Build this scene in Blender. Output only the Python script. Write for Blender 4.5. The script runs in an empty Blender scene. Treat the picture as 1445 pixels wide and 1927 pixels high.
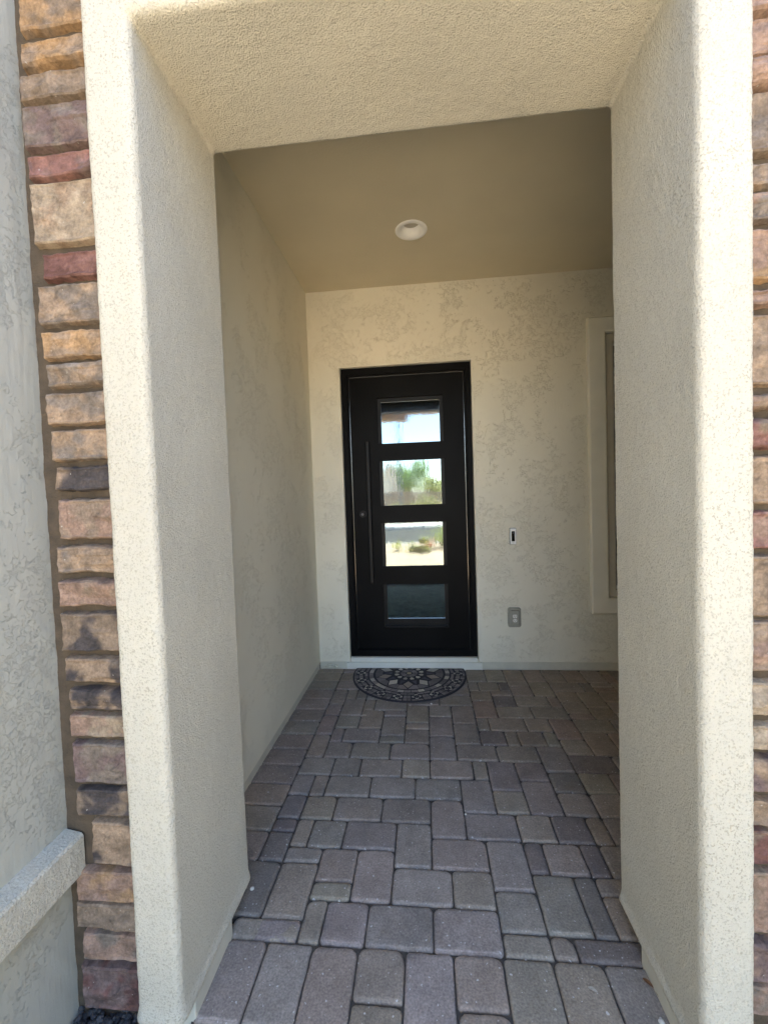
import bpy, bmesh, math, random
from mathutils import Vector, Matrix, noise
random.seed(7)
S = bpy.context.scene
COL = S.collection
# ------------------------------------------------------------------ camera
F_PX, W_PX, H_PX = 796.08, 1445.0, 1927.0
CAM_Z = 1.4705
ROT = Matrix(((0.99481404, -0.09703373, 0.03048743),
              (0.09575327, 0.9945613, 0.04097718),
              (-0.03429779, -0.0378454, 0.99869484)))
cd = bpy.data.cameras.new('camera'); cam = bpy.data.objects.new('camera', cd); COL.objects.link(cam)
right = ROT.col[0]; fwd = ROT.col[1]; up = ROT.col[2]
m = Matrix(((right[0], up[0], -fwd[0], 0), (right[1], up[1], -fwd[1], 0), (right[2], up[2], -fwd[2], CAM_Z), (0, 0, 0, 1)))
cam.matrix_world = m
cd.sensor_fit = 'VERTICAL'; cd.sensor_height = 24.0; cd.lens = F_PX / H_PX * 24.0
cd.clip_start = 0.02; cd.clip_end = 2000
S.camera = cam
# ------------------------------------------------------------------ world + sun
SUN_EL, SUN_AZ = math.radians(60), math.radians(12)      # azimuth from +Y towards +X
w = bpy.data.worlds.new('World'); S.world = w; w.use_nodes = True
nt = w.node_tree; nt.nodes.clear()
sky = nt.nodes.new('ShaderNodeTexSky'); sky.sky_type = 'NISHITA'; sky.sun_disc = False
sky.sun_elevation = SUN_EL; sky.sun_rotation = SUN_AZ; sky.altitude = 300; sky.dust_density = 1.2
bg = nt.nodes.new('ShaderNodeBackground'); bg.inputs[1].default_value = 0.14
ow = nt.nodes.new('ShaderNodeOutputWorld')
nt.links.new(sky.outputs[0], bg.inputs[0]); nt.links.new(bg.outputs[0], ow.inputs[0])
sl = bpy.data.lights.new('sun', 'SUN'); sl.energy = 4.8; sl.angle = math.radians(0.53); sl.color = (1.0, 0.91, 0.76)
so = bpy.data.objects.new('sun', sl); COL.objects.link(so); so.location = (2, 10, 12)
sd = Vector((math.sin(SUN_AZ) * math.cos(SUN_EL), math.cos(SUN_AZ) * math.cos(SUN_EL), math.sin(SUN_EL)))
so.rotation_euler = sd.to_track_quat('Z', 'Y').to_euler()
S.view_settings.view_transform = 'Standard'; S.view_settings.look = 'None'
S.view_settings.exposure = 3.05; S.view_settings.gamma = 1.0
S.cycles.max_bounces = 12; S.cycles.diffuse_bounces = 8; S.cycles.transmission_bounces = 8
S.cycles.use_denoising = True
try: S.cycles.sample_clamp_indirect = 6
except Exception: pass

# ------------------------------------------------------------------ helpers
def tag(o, label=None, cat=None, group=None, kind=None):
    for k, v in (('label', label), ('category', cat), ('group', group), ('kind', kind)):
        if v: o[k] = v
    return o
def empty(name, loc, label=None, cat=None, group=None, kind=None):
    o = bpy.data.objects.new(name, None); COL.objects.link(o); o.location = loc
    o.empty_display_size = 0.1
    return tag(o, label, cat, group, kind)
def wloc(o):
    v = Vector((0, 0, 0))
    while o: v += o.location; o = o.parent
    return v
def link_bm(name, bm, mats, parent=None, smooth=False, base=None):
    """bm is in world coordinates; the mesh's origin goes to base (or to the parent's)"""
    if parent is not None: b = wloc(parent)
    else: b = Vector(base) if base is not None else Vector((0, 0, 0))
    for v in bm.verts: v.co -= b
    me = bpy.data.meshes.new(name); bm.to_mesh(me); bm.free()
    if not isinstance(mats, (list, tuple)): mats = [mats]
    for x in mats: me.materials.append(x)
    if smooth:
        for p in me.polygons: p.use_smooth = True
    o = bpy.data.objects.new(name, me); COL.objects.link(o)
    if parent is not None: o.parent = parent
    else: o.location = b
    return o
def box(bm, x0, x1, y0, y1, z0, z1, bev=0.0, seg=2, mi=0):
    vs = [bm.verts.new((x, y, z)) for z in (z0, z1) for y in (y0, y1) for x in (x0, x1)]
    fs = [(0, 2, 3, 1), (4, 5, 7, 6), (0, 1, 5, 4), (2, 6, 7, 3), (0, 4, 6, 2), (1, 3, 7, 5)]
    F = [bm.faces.new([vs[i] for i in f]) for f in fs]
    for f in F: f.material_index = mi
    if bev > 0:
        es = list({e for f in F for e in f.edges})
        r = bmesh.ops.bevel(bm, geom=es, offset=bev, segments=seg, affect='EDGES', profile=0.5)
        for f in r['faces']: f.material_index = mi
    return F
def mkbox(name, dims, mat, parent=None, bev=0.0, smooth=False, base=None):
    bm = bmesh.new(); box(bm, *dims, bev=bev)
    if base is None and parent is None: base = ((dims[0] + dims[1]) / 2, (dims[2] + dims[3]) / 2, dims[4])
    return link_bm(name, bm, mat, parent, smooth, base)
def rect_with_holes(bm, a0, a1, b0, b1, holes, f):
    """grid of quads on a plane, minus holes; f(a,b)->co"""
    A = sorted({a0, a1} | {h[i] for h in holes for i in (0, 1)}); B = sorted({b0, b1} | {h[i] for h in holes for i in (2, 3)})
    V = {}
    def vv(a, b):
        if (a, b) not in V: V[(a, b)] = bm.verts.new(f(a, b))
        return V[(a, b)]
    out = []
    for i in range(len(A) - 1):
        for j in range(len(B) - 1):
            ca, cb = (A[i] + A[i + 1]) / 2, (B[j] + B[j + 1]) / 2
            if any(h[0] < ca < h[1] and h[2] < cb < h[3] for h in holes): continue
            out.append(bm.faces.new([vv(A[i], B[j]), vv(A[i + 1], B[j]), vv(A[i + 1], B[j + 1]), vv(A[i], B[j + 1])]))
    return out
def slab_xz(bm, x0, x1, z0, z1, y0, y1, holes):
    """wall in the XZ plane from y0 (front, facing -Y) to y1 with rectangular holes"""
    fs = rect_with_holes(bm, x0, x1, z0, z1, holes, lambda a, b: (a, y0, b))
    r = bmesh.ops.extrude_face_region(bm, geom=fs)
    bmesh.ops.translate(bm, verts=[g for g in r['geom'] if isinstance(g, bmesh.types.BMVert)], vec=(0, y1 - y0, 0))
    bmesh.ops.recalc_face_normals(bm, faces=bm.faces[:])
def cyl(bm, c, axis, r, h, n=32, r2=None, mi=0):
    """cylinder starting at c along axis"""
    ax = Vector(axis).normalized(); q = ax.to_track_quat('Z', 'Y').to_matrix()
    r2 = r if r2 is None else r2
    a = [bm.verts.new(Vector(c) + q @ Vector((math.cos(t) * r, math.sin(t) * r, 0))) for t in [2 * math.pi * i / n for i in range(n)]]
    b = [bm.verts.new(Vector(c) + q @ Vector((math.cos(t) * r2, math.sin(t) * r2, h))) for t in [2 * math.pi * i / n for i in range(n)]]
    fs = [bm.faces.new([a[i], a[(i + 1) % n], b[(i + 1) % n], b[i]]) for i in range(n)]
    fs += [bm.faces.new(a[::-1]), bm.faces.new(b)]
    for f in fs: f.material_index = mi
    return fs
def lathe(bm, c, prof, n=48):
    """profile [(r,z)] around vertical axis at c"""
    rings = [[bm.verts.new((c[0] + r * math.cos(t), c[1] + r * math.sin(t), c[2] + z)) for t in [2 * math.pi * i / n for i in range(n)]] for r, z in prof]
    for a, b in zip(rings, rings[1:]):
        for i in range(n): bm.faces.new([a[i], a[(i + 1) % n], b[(i + 1) % n], b[i]])
    return rings
def nz(x, y, z, s, seed=0.0): return noise.noise(Vector((x * s + seed, y * s + seed * 1.7, z * s - seed)))
def fbm(x, y, z, s, o=4, seed=0.0):
    a, t = 1.0, 0.0
    for _ in range(o): t += a * nz(x, y, z, s, seed); a *= 0.5; s *= 2.03; seed += 3.1
    return t
def sstep(a, b, x):
    t = max(0.0, min(1.0, (x - a) / (b - a))); return t * t * (3 - 2 * t)

# ------------------------------------------------------------------ materials
def new_mat(name):
    mt = bpy.data.materials.new(name); mt.use_nodes = True; n = mt.node_tree
    return mt, n, n.nodes['Principled BSDF'], n.nodes, n.links
def coords(n, scale=(1, 1, 1), rot=(0, 0, 0)):
    g = n.nodes.new('ShaderNodeNewGeometry'); mp = n.nodes.new('ShaderNodeMapping')
    mp.inputs['Scale'].default_value = scale; mp.inputs['Rotation'].default_value = rot
    n.links.new(g.outputs['Position'], mp.inputs['Vector']); return mp.outputs[0]
def noi(n, vec, scale, detail=3, rough=0.5, dist=0.0):
    t = n.nodes.new('ShaderNodeTexNoise'); t.inputs['Scale'].default_value = scale; t.inputs['Detail'].default_value = detail
    t.inputs['Roughness'].default_value = rough; t.inputs['Distortion'].default_value = dist
    n.links.new(vec, t.inputs['Vector']); return t.outputs['Fac']
def ramp(n, fac, stops):
    r = n.nodes.new('ShaderNodeValToRGB'); e = r.color_ramp.elements
    while len(e) > 1: e.remove(e[-1])
    for i, (p, c) in enumerate(stops):
        if not isinstance(c, (tuple, list)): c = (c, c, c)
        if i == 0: e[0].position = p; e[0].color = (*c, 1)
        else: k = e.new(p); k.color = (*c, 1)
    n.links.new(fac, r.inputs[0]); return r.outputs[0]
def math_(n, op, a, b):
    t = n.nodes.new('ShaderNodeMath'); t.operation = op
    for i, x in enumerate((a, b)):
        if x is None: continue
        if isinstance(x, (int, float)): t.inputs[i].default_value = x
        else: n.links.new(x, t.inputs[i])
    return t.outputs[0]
def mixc(n, fac, a, b, mode='MIX'):
    t = n.nodes.new('ShaderNodeMix'); t.data_type = 'RGBA'; t.blend_type = mode
    for s_, x in ((t.inputs[0], fac), (t.inputs[6], a), (t.inputs[7], b)):
        if isinstance(x, (int, float)): s_.default_value = x
        elif isinstance(x, (tuple, list)): s_.default_value = (*x, 1)
        else: n.links.new(x, s_)
    return t.outputs[2]
def bump(n, b, h, strength, dist, prev=None):
    t = n.nodes.new('ShaderNodeBump'); t.inputs['Strength'].default_value = strength; t.inputs['Distance'].default_value = dist
    n.links.new(h, t.inputs['Height'])
    if prev is not None: n.links.new(prev, t.inputs['Normal'])
    if b is not None: n.links.new(t.outputs[0], b.inputs['Normal'])
    return t.outputs[0]

PAINT = (0.785, 0.745, 0.62)
def stucco_fine(name, col=(0.645, 0.608, 0.505), grain=215, depth=0.0034, strength=0.95):
    mt, n, b, N, L = new_mat(name); v = coords(n)
    big = noi(n, v, 2.2, 4); med = noi(n, v, 38, 3)
    c = mixc(n, ramp(n, big, [(0.3, 0.0), (0.7, 1.0)]), tuple(x * 0.95 for x in col), tuple(min(1, x * 1.04) for x in col))
    spots = noi(n, v, 215, 2, 0.55); dirt_shade = noi(n, v, 5, 4)
    sp = math_(n, 'MULTIPLY', ramp(n, spots, [(0.55, 0.0), (0.64, 0.62)]), ramp(n, dirt_shade, [(0.3, 0.45), (0.65, 1.0)]))
    c = mixc(n, sp, c, (col[0] * .50, col[1] * .47, col[2] * .40))  # specks mix dirt in the pits with painted pit shadows
    L.new(c, b.inputs['Base Color']); b.inputs['Roughness'].default_value = 0.93
    b.inputs['Specular IOR Level'].default_value = 0.25
    g = noi(n, v, grain, 3, 0.65)
    h = math_(n, 'ADD', math_(n, 'MULTIPLY', g, 1.0), math_(n, 'MULTIPLY', med, 0.7))
    bump(n, b, h, 1.0, depth * 1.5)
    return mt
def stucco_lace(name, col=PAINT, depth=0.004, seed=0.0, scale=3.6, streak=(9, 9, 2.0), srot=(0, 0, 0), plateamp=1.0, edgeamp=.20, stamp=.35, crack=46, th=0.0):
    """skip-trowel stucco: smooth plateaus, crinkled broken edges, trowel streaks"""
    mt, n, b, N, L = new_mat(name); v = coords(n)
    off = n.nodes.new('ShaderNodeVectorMath'); off.operation = 'ADD'; off.inputs[1].default_value = (seed, seed, seed)
    L.new(v, off.inputs[0]); v = off.outputs[0]
    a = noi(n, v, scale, 3, 0.6, 0.3)
    bb = noi(n, v, crack, 5, 0.72, 1.0)
    s = math_(n, 'ADD', math_(n, 'MULTIPLY', a, 1.0), math_(n, 'MULTIPLY', bb, 1.0))
    plate = ramp(n, s, [(0.0, 0.0), (0.890 + th, 0.0), (0.915 + th, 1.0), (1.0, 1.0)])
    sv = coords(n, streak, srot); st = noi(n, sv, 7, 3, 0.5)
    g = noi(n, v, 260, 2, 0.6)
    h = math_(n, 'ADD', math_(n, 'MULTIPLY', plate, plateamp), math_(n, 'ADD', math_(n, 'MULTIPLY', st, stamp), math_(n, 'MULTIPLY', g, 0.22)))
    big = noi(n, v, 1.3, 4)
    c = mixc(n, ramp(n, big, [(0.3, 0.0), (0.7, 1.0)]), tuple(x * 0.95 for x in col), tuple(min(1, x * 1.04) for x in col))
    edge = ramp(n, s, [(0.886 + th, 0.0), (0.900 + th, edgeamp), (0.918 + th, 0.0)])
    c = mixc(n, edge, c, (col[0] * .62, col[1] * .58, col[2] * .50))
    L.new(c, b.inputs['Base Color']); b.inputs['Roughness'].default_value = 0.85; b.inputs['Specular IOR Level'].default_value = 0.3
    bump(n, b, h, 0.75, depth)
    return mt
def simple(name, col, rough=0.6, metal=0.0, vary=0.08, scale=20, bs=0.0, bd=0.001, bscale=120, spec=0.5):
    mt, n, b, N, L = new_mat(name); v = coords(n)
    c = mixc(n, ramp(n, noi(n, v, scale, 4), [(0.3, 0.0), (0.7, 1.0)]), tuple(x * (1 - vary) for x in col), tuple(min(1, x * (1 + vary)) for x in col))
    L.new(c, b.inputs['Base Color']); b.inputs['Roughness'].default_value = rough; b.inputs['Metallic'].default_value = metal
    b.inputs['Specular IOR Level'].default_value = spec
    if bs: bump(n, b, noi(n, v, bscale, 3, 0.6), bs, bd)
    return mt
M = {}
M['portal'] = stucco_fine('fine_stucco')
M['sill'] = stucco_fine('sill_stucco', grain=165, depth=0.0045)
M['lace_back'] = stucco_lace('lace_stucco_back', scale=5.0, depth=.0024, edgeamp=.02)
M['lace_side'] = stucco_lace('lace_stucco_side', seed=5.0, scale=4.5, depth=.0032, edgeamp=.02)
M['lace_wing_shaded'] = stucco_lace('lace_stucco_wing_shaded', col=(0.50, 0.495, 0.43), plateamp=1.0, stamp=.5, edgeamp=.06, seed=11.0, scale=3.2, depth=0.0034, streak=(30, 13, 1.2), srot=(math.radians(28), 0, 0), crack=60, th=-.02)  # same house stucco as the porch; shade painted in as a darker, greyer tone
M['ceiling'] = simple('ceiling_paint', (0.66, 0.59, 0.435), 0.8, vary=0.04, scale=2.5, bs=0.6, bd=0.002, bscale=90)
M['curb'] = simple('painted_concrete', (0.60, 0.575, 0.48), 0.85, vary=0.07, scale=12, bs=0.4, bd=0.002, bscale=90)
M['sillpaint'] = simple('painted_threshold', (0.70, 0.69, 0.62), 0.7, vary=0.05, scale=9, bs=0.3, bd=0.0015, bscale=70)
M['trim'] = simple('window_trim_stucco', (0.87, 0.83, 0.71), 0.8, vary=0.03, scale=6, bs=0.35, bd=0.0008, bscale=260)
M['sash'] = simple('taupe_vinyl', (0.62, 0.57, 0.47), 0.55, vary=0.04, scale=12)
M['bead'] = simple('pale_vinyl_bead', (0.62, 0.60, 0.54), 0.5, vary=0.02)
M['iron'] = simple('black_iron', (0.006, 0.006, 0.0065), 0.45, metal=0.0, vary=0.3, scale=3, bs=0.12, bd=0.0004, bscale=60, spec=0.07)
M['iron2'] = simple('black_iron_bar', (0.010, 0.010, 0.011), 0.42, vary=0.2, scale=8, spec=0.18)
M['white'] = simple('white_trim_paint', (0.96, 0.95, 0.92), 0.5, vary=0.02)
M['baffle'] = simple('white_baffle', (0.96, 0.95, 0.92), 0.45, vary=0.02)
M['lens'] = simple('lamp_lens', (0.50, 0.46, 0.38), 0.5, vary=0.04)
M['bellwhite'] = simple('bell_faceplate', (0.95, 0.95, 0.94), 0.35, vary=0.01)
M['bellblack'] = simple('bell_panel', (0.006, 0.006, 0.007), 0.15, vary=0.1)
M['bellrim'] = simple('bell_rim', (0.12, 0.12, 0.12), 0.5)
M['outlet'] = simple('grey_outlet_plate', (0.33, 0.32, 0.27), 0.5, vary=0.05)
M['outface'] = simple('outlet_face', (0.78, 0.77, 0.72), 0.4, vary=0.03)
M['mortar'] = simple('mortar', (0.088, 0.066, 0.044), 0.95, vary=0.22, scale=25, bs=0.9, bd=0.004, bscale=130)
M['tan'] = simple('tan_wall', (0.55, 0.47, 0.34), 0.9)
M['roof'] = simple('roofing', (0.32, 0.25, 0.19), 0.9, vary=0.2, scale=3)

def glass_mat():
    mt, n, b, N, L = new_mat('rain_glass')
    b.inputs['Base Color'].default_value = (0.165, 0.205, 0.225, 1); b.inputs['Roughness'].default_value = 0.0
    b.inputs['Transmission Weight'].default_value = 1.0; b.inputs['IOR'].default_value = 1.24
    v = coords(n, (1, 1, 0.13)); a = noi(n, v, 48, 2, 0.5, 0.4)
    v2 = coords(n, (1, 1, 0.8)); c = noi(n, v2, 60, 2, 0.5)
    h = math_(n, 'ADD', a, math_(n, 'MULTIPLY', c, 0.55))
    bump(n, b, h, 0.70, 0.0018)
    return mt
M['glass'] = glass_mat()
def clear_cover():
    mt, n, b, N, L = new_mat('smoky_cover')
    tr = N.new('ShaderNodeBsdfTransparent'); mx = N.new('ShaderNodeMixShader'); mx.inputs[0].default_value = 0.62
    b.inputs['Base Color'].default_value = (0.30, 0.29, 0.25, 1); b.inputs['Roughness'].default_value = 0.25
    L.new(tr.outputs[0], mx.inputs[1]); L.new(b.outputs[0], mx.inputs[2]); L.new(mx.outputs[0], N['Material Output'].inputs[0])
    return mt
M['cover'] = clear_cover()

def attr_mat(name, rough, vmix, bumps, spec=0.3, speck=None, attr='Col'):
    mt, n, b, N, L = new_mat(name); at = N.new('ShaderNodeAttribute'); at.attribute_name = attr
    v = coords(n); c = at.outputs['Color']
    for sc, lo, hi, amt in vmix:
        f = noi(n, v, sc, 4, 0.6)
        c = mixc(n, amt, c, ramp(n, f, [(0.3, lo), (0.7, hi)]), 'MULTIPLY')
    if speck:
        sc, th, colr = speck
        f = noi(n, v, sc, 1, 0.5); c = mixc(n, ramp(n, f, [(th, 0.0), (th + 0.03, 0.8)]), c, colr)
    L.new(c, b.inputs['Base Color']); b.inputs['Roughness'].default_value = rough; b.inputs['Specular IOR Level'].default_value = spec
    prev = None
    for sc, st, d in bumps: prev = bump(n, b, noi(n, v, sc, 4, 0.65), st, d, prev)
    return mt
M['paver'] = attr_mat('paver', 0.82, [(6, 0.82, 1.16, 1.0), (32, 0.88, 1.10, 1.0), (150, 0.70, 1.26, 1.0)], [(200, 0.8, 0.002), (45, 0.6, 0.003)], 0.25, (85, 0.715, (0.62, 0.61, 0.60)))
M['stone'] = attr_mat('stone', 0.82, [(26, 0.70, 1.25, 1.0), (120, 0.75, 1.22, 1.0)], [(170, 0.9, 0.003), (60, 0.5, 0.004)], 0.3, (95, 0.765, (0.5, 0.47, 0.42)))
M['mat'] = attr_mat('mat_print', 0.9, [(140, 0.75, 1.2, 1.0)], [(400, 0.4, 0.0008)], 0.15)
M['matbase'] = simple('mat_rubber', (0.030, 0.027, 0.034), 0.8, vary=0.3, scale=150, bs=0.5, bd=0.001, bscale=300)
def col_layer(bm): return bm.loops.layers.float_color.new('Col')
def paint(f, lay, c):
    for l in f.loops: l[lay] = (c[0], c[1], c[2], 1)

# ------------------------------------------------------------------ measured layout (metres)
XL, D, ZC, ZH = -0.943, 3.538, 3.192, 2.688
XiL, XiR, XoL, XoR, YF, YB = -0.698, 0.627, -0.821, 0.741, 1.030, 1.473
XW, YM, ZTOP = -1.087, 1.128, 3.55
XR = 2.35                    # right wall of the porch, out of sight
UNIT, OX = 0.1525, -0.7288
def ray(px, py): return ROT @ Vector(((px - W_PX / 2) / F_PX, 1, -(py - H_PX / 2) / F_PX))
def atY(px, py, Y):
    d = ray(px, py); t = Y / d[1]; return d[0] * t, CAM_Z + d[2] * t

# ------------------------------------------------------------------ ground (front yard, back yard)
def ground():
    mt, n, b, N, L = new_mat('desert_gravel'); v = coords(n)
    vo = N.new('ShaderNodeTexVoronoi'); vo.inputs['Scale'].default_value = 45; L.new(v, vo.inputs['Vector'])
    c = ramp(n, vo.outputs['Color'], [(0.0, (0.42, 0.30, 0.19)), (0.5, (0.60, 0.45, 0.29)), (1.0, (0.70, 0.57, 0.40))])
    c = mixc(n, 0.5, c, ramp(n, noi(n, v, 1.5, 4), [(0.3, 0.75), (0.7, 1.1)]), 'MULTIPLY')
    L.new(c, b.inputs['Base Color']); b.inputs['Roughness'].default_value = 0.95
    bump(n, b, vo.outputs['Distance'], 0.8, 0.01)
    bm = bmesh.new()
    R = 700
    xs = [-R, -60, -20, -6, 0, 6, 20, 60, R]; ys = [-R, -60, -20, -6, 0, 6, 20, 60, R]
    V = [[bm.verts.new((x, y, -0.11)) for y in ys] for x in xs]
    for i in range(len(xs) - 1):
        for j in range(len(ys) - 1): bm.faces.new([V[i][j], V[i + 1][j], V[i + 1][j + 1], V[i][j + 1]])
    o = link_bm('ground', bm, mt); tag(o, 'tan desert gravel ground', 'ground', kind='structure')
ground()
# concrete walk in front, seen only as light bounced into the porch
conc = simple('walk_concrete', (0.62, 0.53, 0.39), 0.9, vary=0.06, scale=5, bs=0.4, bd=0.002, bscale=80)
o = mkbox('walkway', (-1.0, 1.6, -9.0, 0.30, -0.20, -0.045), conc, bev=0.01); tag(o, 'pale concrete front walkway', 'walkway', kind='structure')

# ------------------------------------------------------------------ paving
PAV = '''-1,24,1,26,g -1,21,0,24,g 0,22,1,24,t 1,22,2,24,g -1,19,0,21,g 0,19,2,22,g 2,20,3,22,t 3,20,6,22,g -1,16,0,19,g 0,17,2,19,t 2,17,4,20,w 4,19,6,20,g 4,16,6,19,g 6,18,8,21,t 6,17,8,18,t 6,15,8,17,g 8,19,10,21,g 8,16,10,19,g 8,13,10,16,p -1,13,0,16,t 0,15,1,17,g 1,15,4,17,g 4,15,6,16,g 0,13,2,15,g 2,13,5,15,g 5,13,8,15,p -1,11,1,13,p 1,11,3,13,g 3,11,6,13,p 6,11,8,13,w -1,9,0,11,g 0,9,1,11,t 1,9,4,11,p 4,9,7,11,p 7,9,10,11,p 12,26,14,29,t 14,26,16,29,t 16,26,18,29,t 18,26,20,29,t 20,26,22,29,b 22,26,24,29,b 24,26,26,29,t 12,24,13,26,t 13,24,15,26,t 15,24,16,26,d 16,25,18,26,t 18,23,20,26,t 20,24,23,26,t 23,24,24,26,d 24,25,26,26,t 12,22,14,24,b 14,23,16,24,t 16,23,18,25,t 20,22,22,24,b 22,21,24,24,b 9,21,12,23,g 6,21,9,22,g 14,21,16,23,d 16,21,19,23,t 19,21,20,23,t 12,19,14,22,b 10,18,12,21,g 14,19,17,21,t 17,19,20,21,t 20,20,22,22,b 22,19,24,21,b 20,19,22,20,b 20,17,23,19,t 12,17,13,19,t 13,17,16,19,t 16,17,18,19,t 18,16,20,19,b 10,15,12,18,g 12,15,14,17,d 14,15,15,17,b 15,15,17,17,b 17,15,18,17,t 20,14,22,17,b 18,14,20,16,t 10,13,13,15,g 13,13,16,15,t 16,12,18,15,g 18,12,21,14,d 8,11,11,13,w 11,11,12,13,t 12,10,14,13,g 14,11,16,13,g 16,10,18,12,d 18,10,20,12,t 10,8,12,11,p 12,8,14,10,w 14,8,16,11,g 16,8,18,10,t 18,8,20,10,t 8,6,10,9,p 10,6,13,8,p 13,6,15,8,w 15,6,17,8,d 17,6,18,8,b 8,4,11,6,p 11,3,13,6,p 13,4,14,6,d 14,4,16,6,w 16,4,17,6,d 6,2,9,4,p 9,2,11,4,t 11,1,13,3,p 13,1,15,4,t 15,1,16,4,d 8,0,11,2,p 11,0,13,1,t 13,0,14,1,t 14,0,17,1,d -1,7,0,9,d 0,7,2,9,t 2,7,5,9,g 5,7,8,9,g -1,6,0,7,d 0,5,1,7,t 1,5,3,7,g 3,5,6,7,g 6,4,8,7,p -1,4,0,6,d 0,4,2,5,g 2,3,4,5,t 4,2,6,5,p 0,1,2,4,t 2,2,4,3,t 2,0,3,2,t 3,0,5,2,p 5,0,8,2,p'''
PC = {'g': (0.268, 0.230, 0.204), 't': (0.290, 0.246, 0.204), 'w': (0.318, 0.272, 0.224), 'p': (0.292, 0.252, 0.226), 'd': (0.205, 0.178, 0.162), 'b': (0.285, 0.228, 0.184)}
def paving():
    bm = bmesh.new(); lay = col_layer(bm)
    occ = set(); P = []
    ux = lambda a: 0.0 if a == -1 else 0.7 + 0.4965 * a
    uy = lambda b: 8.6 + 0.5015 * b
    def add(a0, b0, a1, b1, c):
        for a in range(a0, a1):
            for b in range(b0, b1): occ.add((a, b))
        P.append((ux(a0), uy(b0), ux(a1), uy(b1), c))
    for t in PAV.split():
        q = t.split(','); add(int(q[0]), int(q[1]), int(q[2]), int(q[3]), q[4])
    # the soldier row, the side column, the pieces by the left pillar
    for k in range(9):
        x0 = 0.16 if k == 0 else 0.08 + k; x1 = 1.08 + k - (0.12 if k == 8 else 0)
        c = 'pptwtpttd'[k]
        c = 'ppttptttg'[k]
        if k in (3, 5): P += [(x0, 7.62, x1, 8.6, c), (x0, 7.1, x1, 7.61, c)]
        else: P.append((x0, 7.1, x1, 8.6, c))
    for k in range(13): P.append((-1.5, 10.6 + k, 0.0, 11.6 + k if k < 12 else 23.15, random.choice('gggt')))
    P.append((-0.42, 9.1, 0.7, 10.6, 'd')); P.append((0.1, 8.6, 1.69, 9.1, 't'))
    for b in range(4): occ.add((-1, b))
    rnd = random.Random(3)
    for b in range(0, 29):
        for a in range(-1, 40):
            if (a, b) in occ or ux(a) * UNIT + OX > XR: continue
            if b < 4 and a > 16: continue
            opts = [(3, 2), (2, 3), (2, 2), (2, 1), (1, 2), (1, 1)]
            if rnd.random() < .5: opts[0], opts[1] = opts[1], opts[0]
            if rnd.random() < .3: opts = [opts[2]] + opts[:2] + opts[3:]
            for (dw, dh) in opts:
                if b + dh <= 29 and all((a + i, b + j) not in occ for i in range(dw) for j in range(dh)):
                    add(a, b, a + dw, b + dh, rnd.choice('gtgtb' if a > 12 else 'ggt')); break
    for (x0, y0, x1, y1, c) in P:
        X0, X1, Y0, Y1 = OX + x0 * UNIT, OX + x1 * UNIT, y0 * UNIT, y1 * UNIT
        if Y1 > D: Y1 = D
        g = 0.0016
        X0 += g + rnd.uniform(-.0007, .0007); X1 -= g; Y0 += g; Y1 -= g + rnd.uniform(-.0005, .0005)
        w_, h_ = X1 - X0, Y1 - Y0
        if w_ < .01 or h_ < .01: continue
        rc = 0.0095 + rnd.uniform(-.003, .005)
        rc = min(rc, w_ * .3, h_ * .3)
        cc = PC[c]; k = rnd.uniform(.93, 1.07); cc = tuple(x * k * rnd.uniform(.97, 1.03) for x in cc)
        ph = rnd.uniform(0, 100); tilt = (rnd.uniform(-.008, .008), rnd.uniform(-.008, .008)); dz = rnd.uniform(-.0015, .001)
        out = []
        def side(p, q, n):
            for i in range(n): t = i / n; out.append((p[0] + (q[0] - p[0]) * t, p[1] + (q[1] - p[1]) * t))
        def corner(cx, cy, a0, r):
            for i in range(4): a = a0 + math.pi / 2 * i / 4; out.append((cx + r * math.cos(a), cy + r * math.sin(a)))
        nsx, nsy = max(4, int(w_ / .018)), max(4, int(h_ / .018))
        r4 = [rc * rnd.uniform(.5, 1.4) for _ in range(4)]
        # the far corners of these tumbled pavers are the most rounded
        r4[2] *= 1.9; r4[3] *= 1.9; r4 = [min(r, w_ * .4, h_ * .4) for r in r4]
        corner(X0 + r4[0], Y0 + r4[0], math.pi, r4[0]); side((X0 + r4[0], Y0), (X1 - r4[1], Y0), nsx)
        corner(X1 - r4[1], Y0 + r4[1], 1.5 * math.pi, r4[1]); side((X1, Y0 + r4[1]), (X1, Y1 - r4[2]), nsy)
        corner(X1 - r4[2], Y1 - r4[2], 0, r4[2]); side((X1 - r4[2], Y1), (X0 + r4[3], Y1), nsx)
        corner(X0 + r4[3], Y1 - r4[3], .5 * math.pi, r4[3]); side((X0, Y1 - r4[3]), (X0, Y0 + r4[0]), nsy)
        cx, cy = (X0 + X1) / 2, (Y0 + Y1) / 2
        rings = []
        for ins, z in ((0.0, -0.03), (0.0, -0.0075), (0.0022, -0.0032), (0.0065, -0.0008), (0.014, 0.0)):
            ring = []
            for (x, y) in out:
                jit = (0.0020 * nz(x, y, ph, 60) + .0018 * nz(x, y, ph, 22)) if z > -.02 else 0
                dx = max(0, min(1, ins + jit + .0006))
                xx = x + (dx if x < cx - .001 else -dx if x > cx + .001 else 0) * min(1, abs(x - cx) / (w_ / 2) * 1.6 if abs(x - cx) < w_ * .3 else 1)
                yy = y + (dx if y < cy else -dx) * min(1, abs(y - cy) / (h_ / 2) * 1.6 if abs(y - cy) < h_ * .3 else 1)
                ring.append(bm.verts.new((xx, yy, z + dz + (x - cx) * tilt[0] + (y - cy) * tilt[1])))
            rings.append(ring)
        n_ = len(out); ringset = set(rings[-1]); wear = rnd.choice((1.0, 1.12, 1.25, 1.45))
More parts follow.
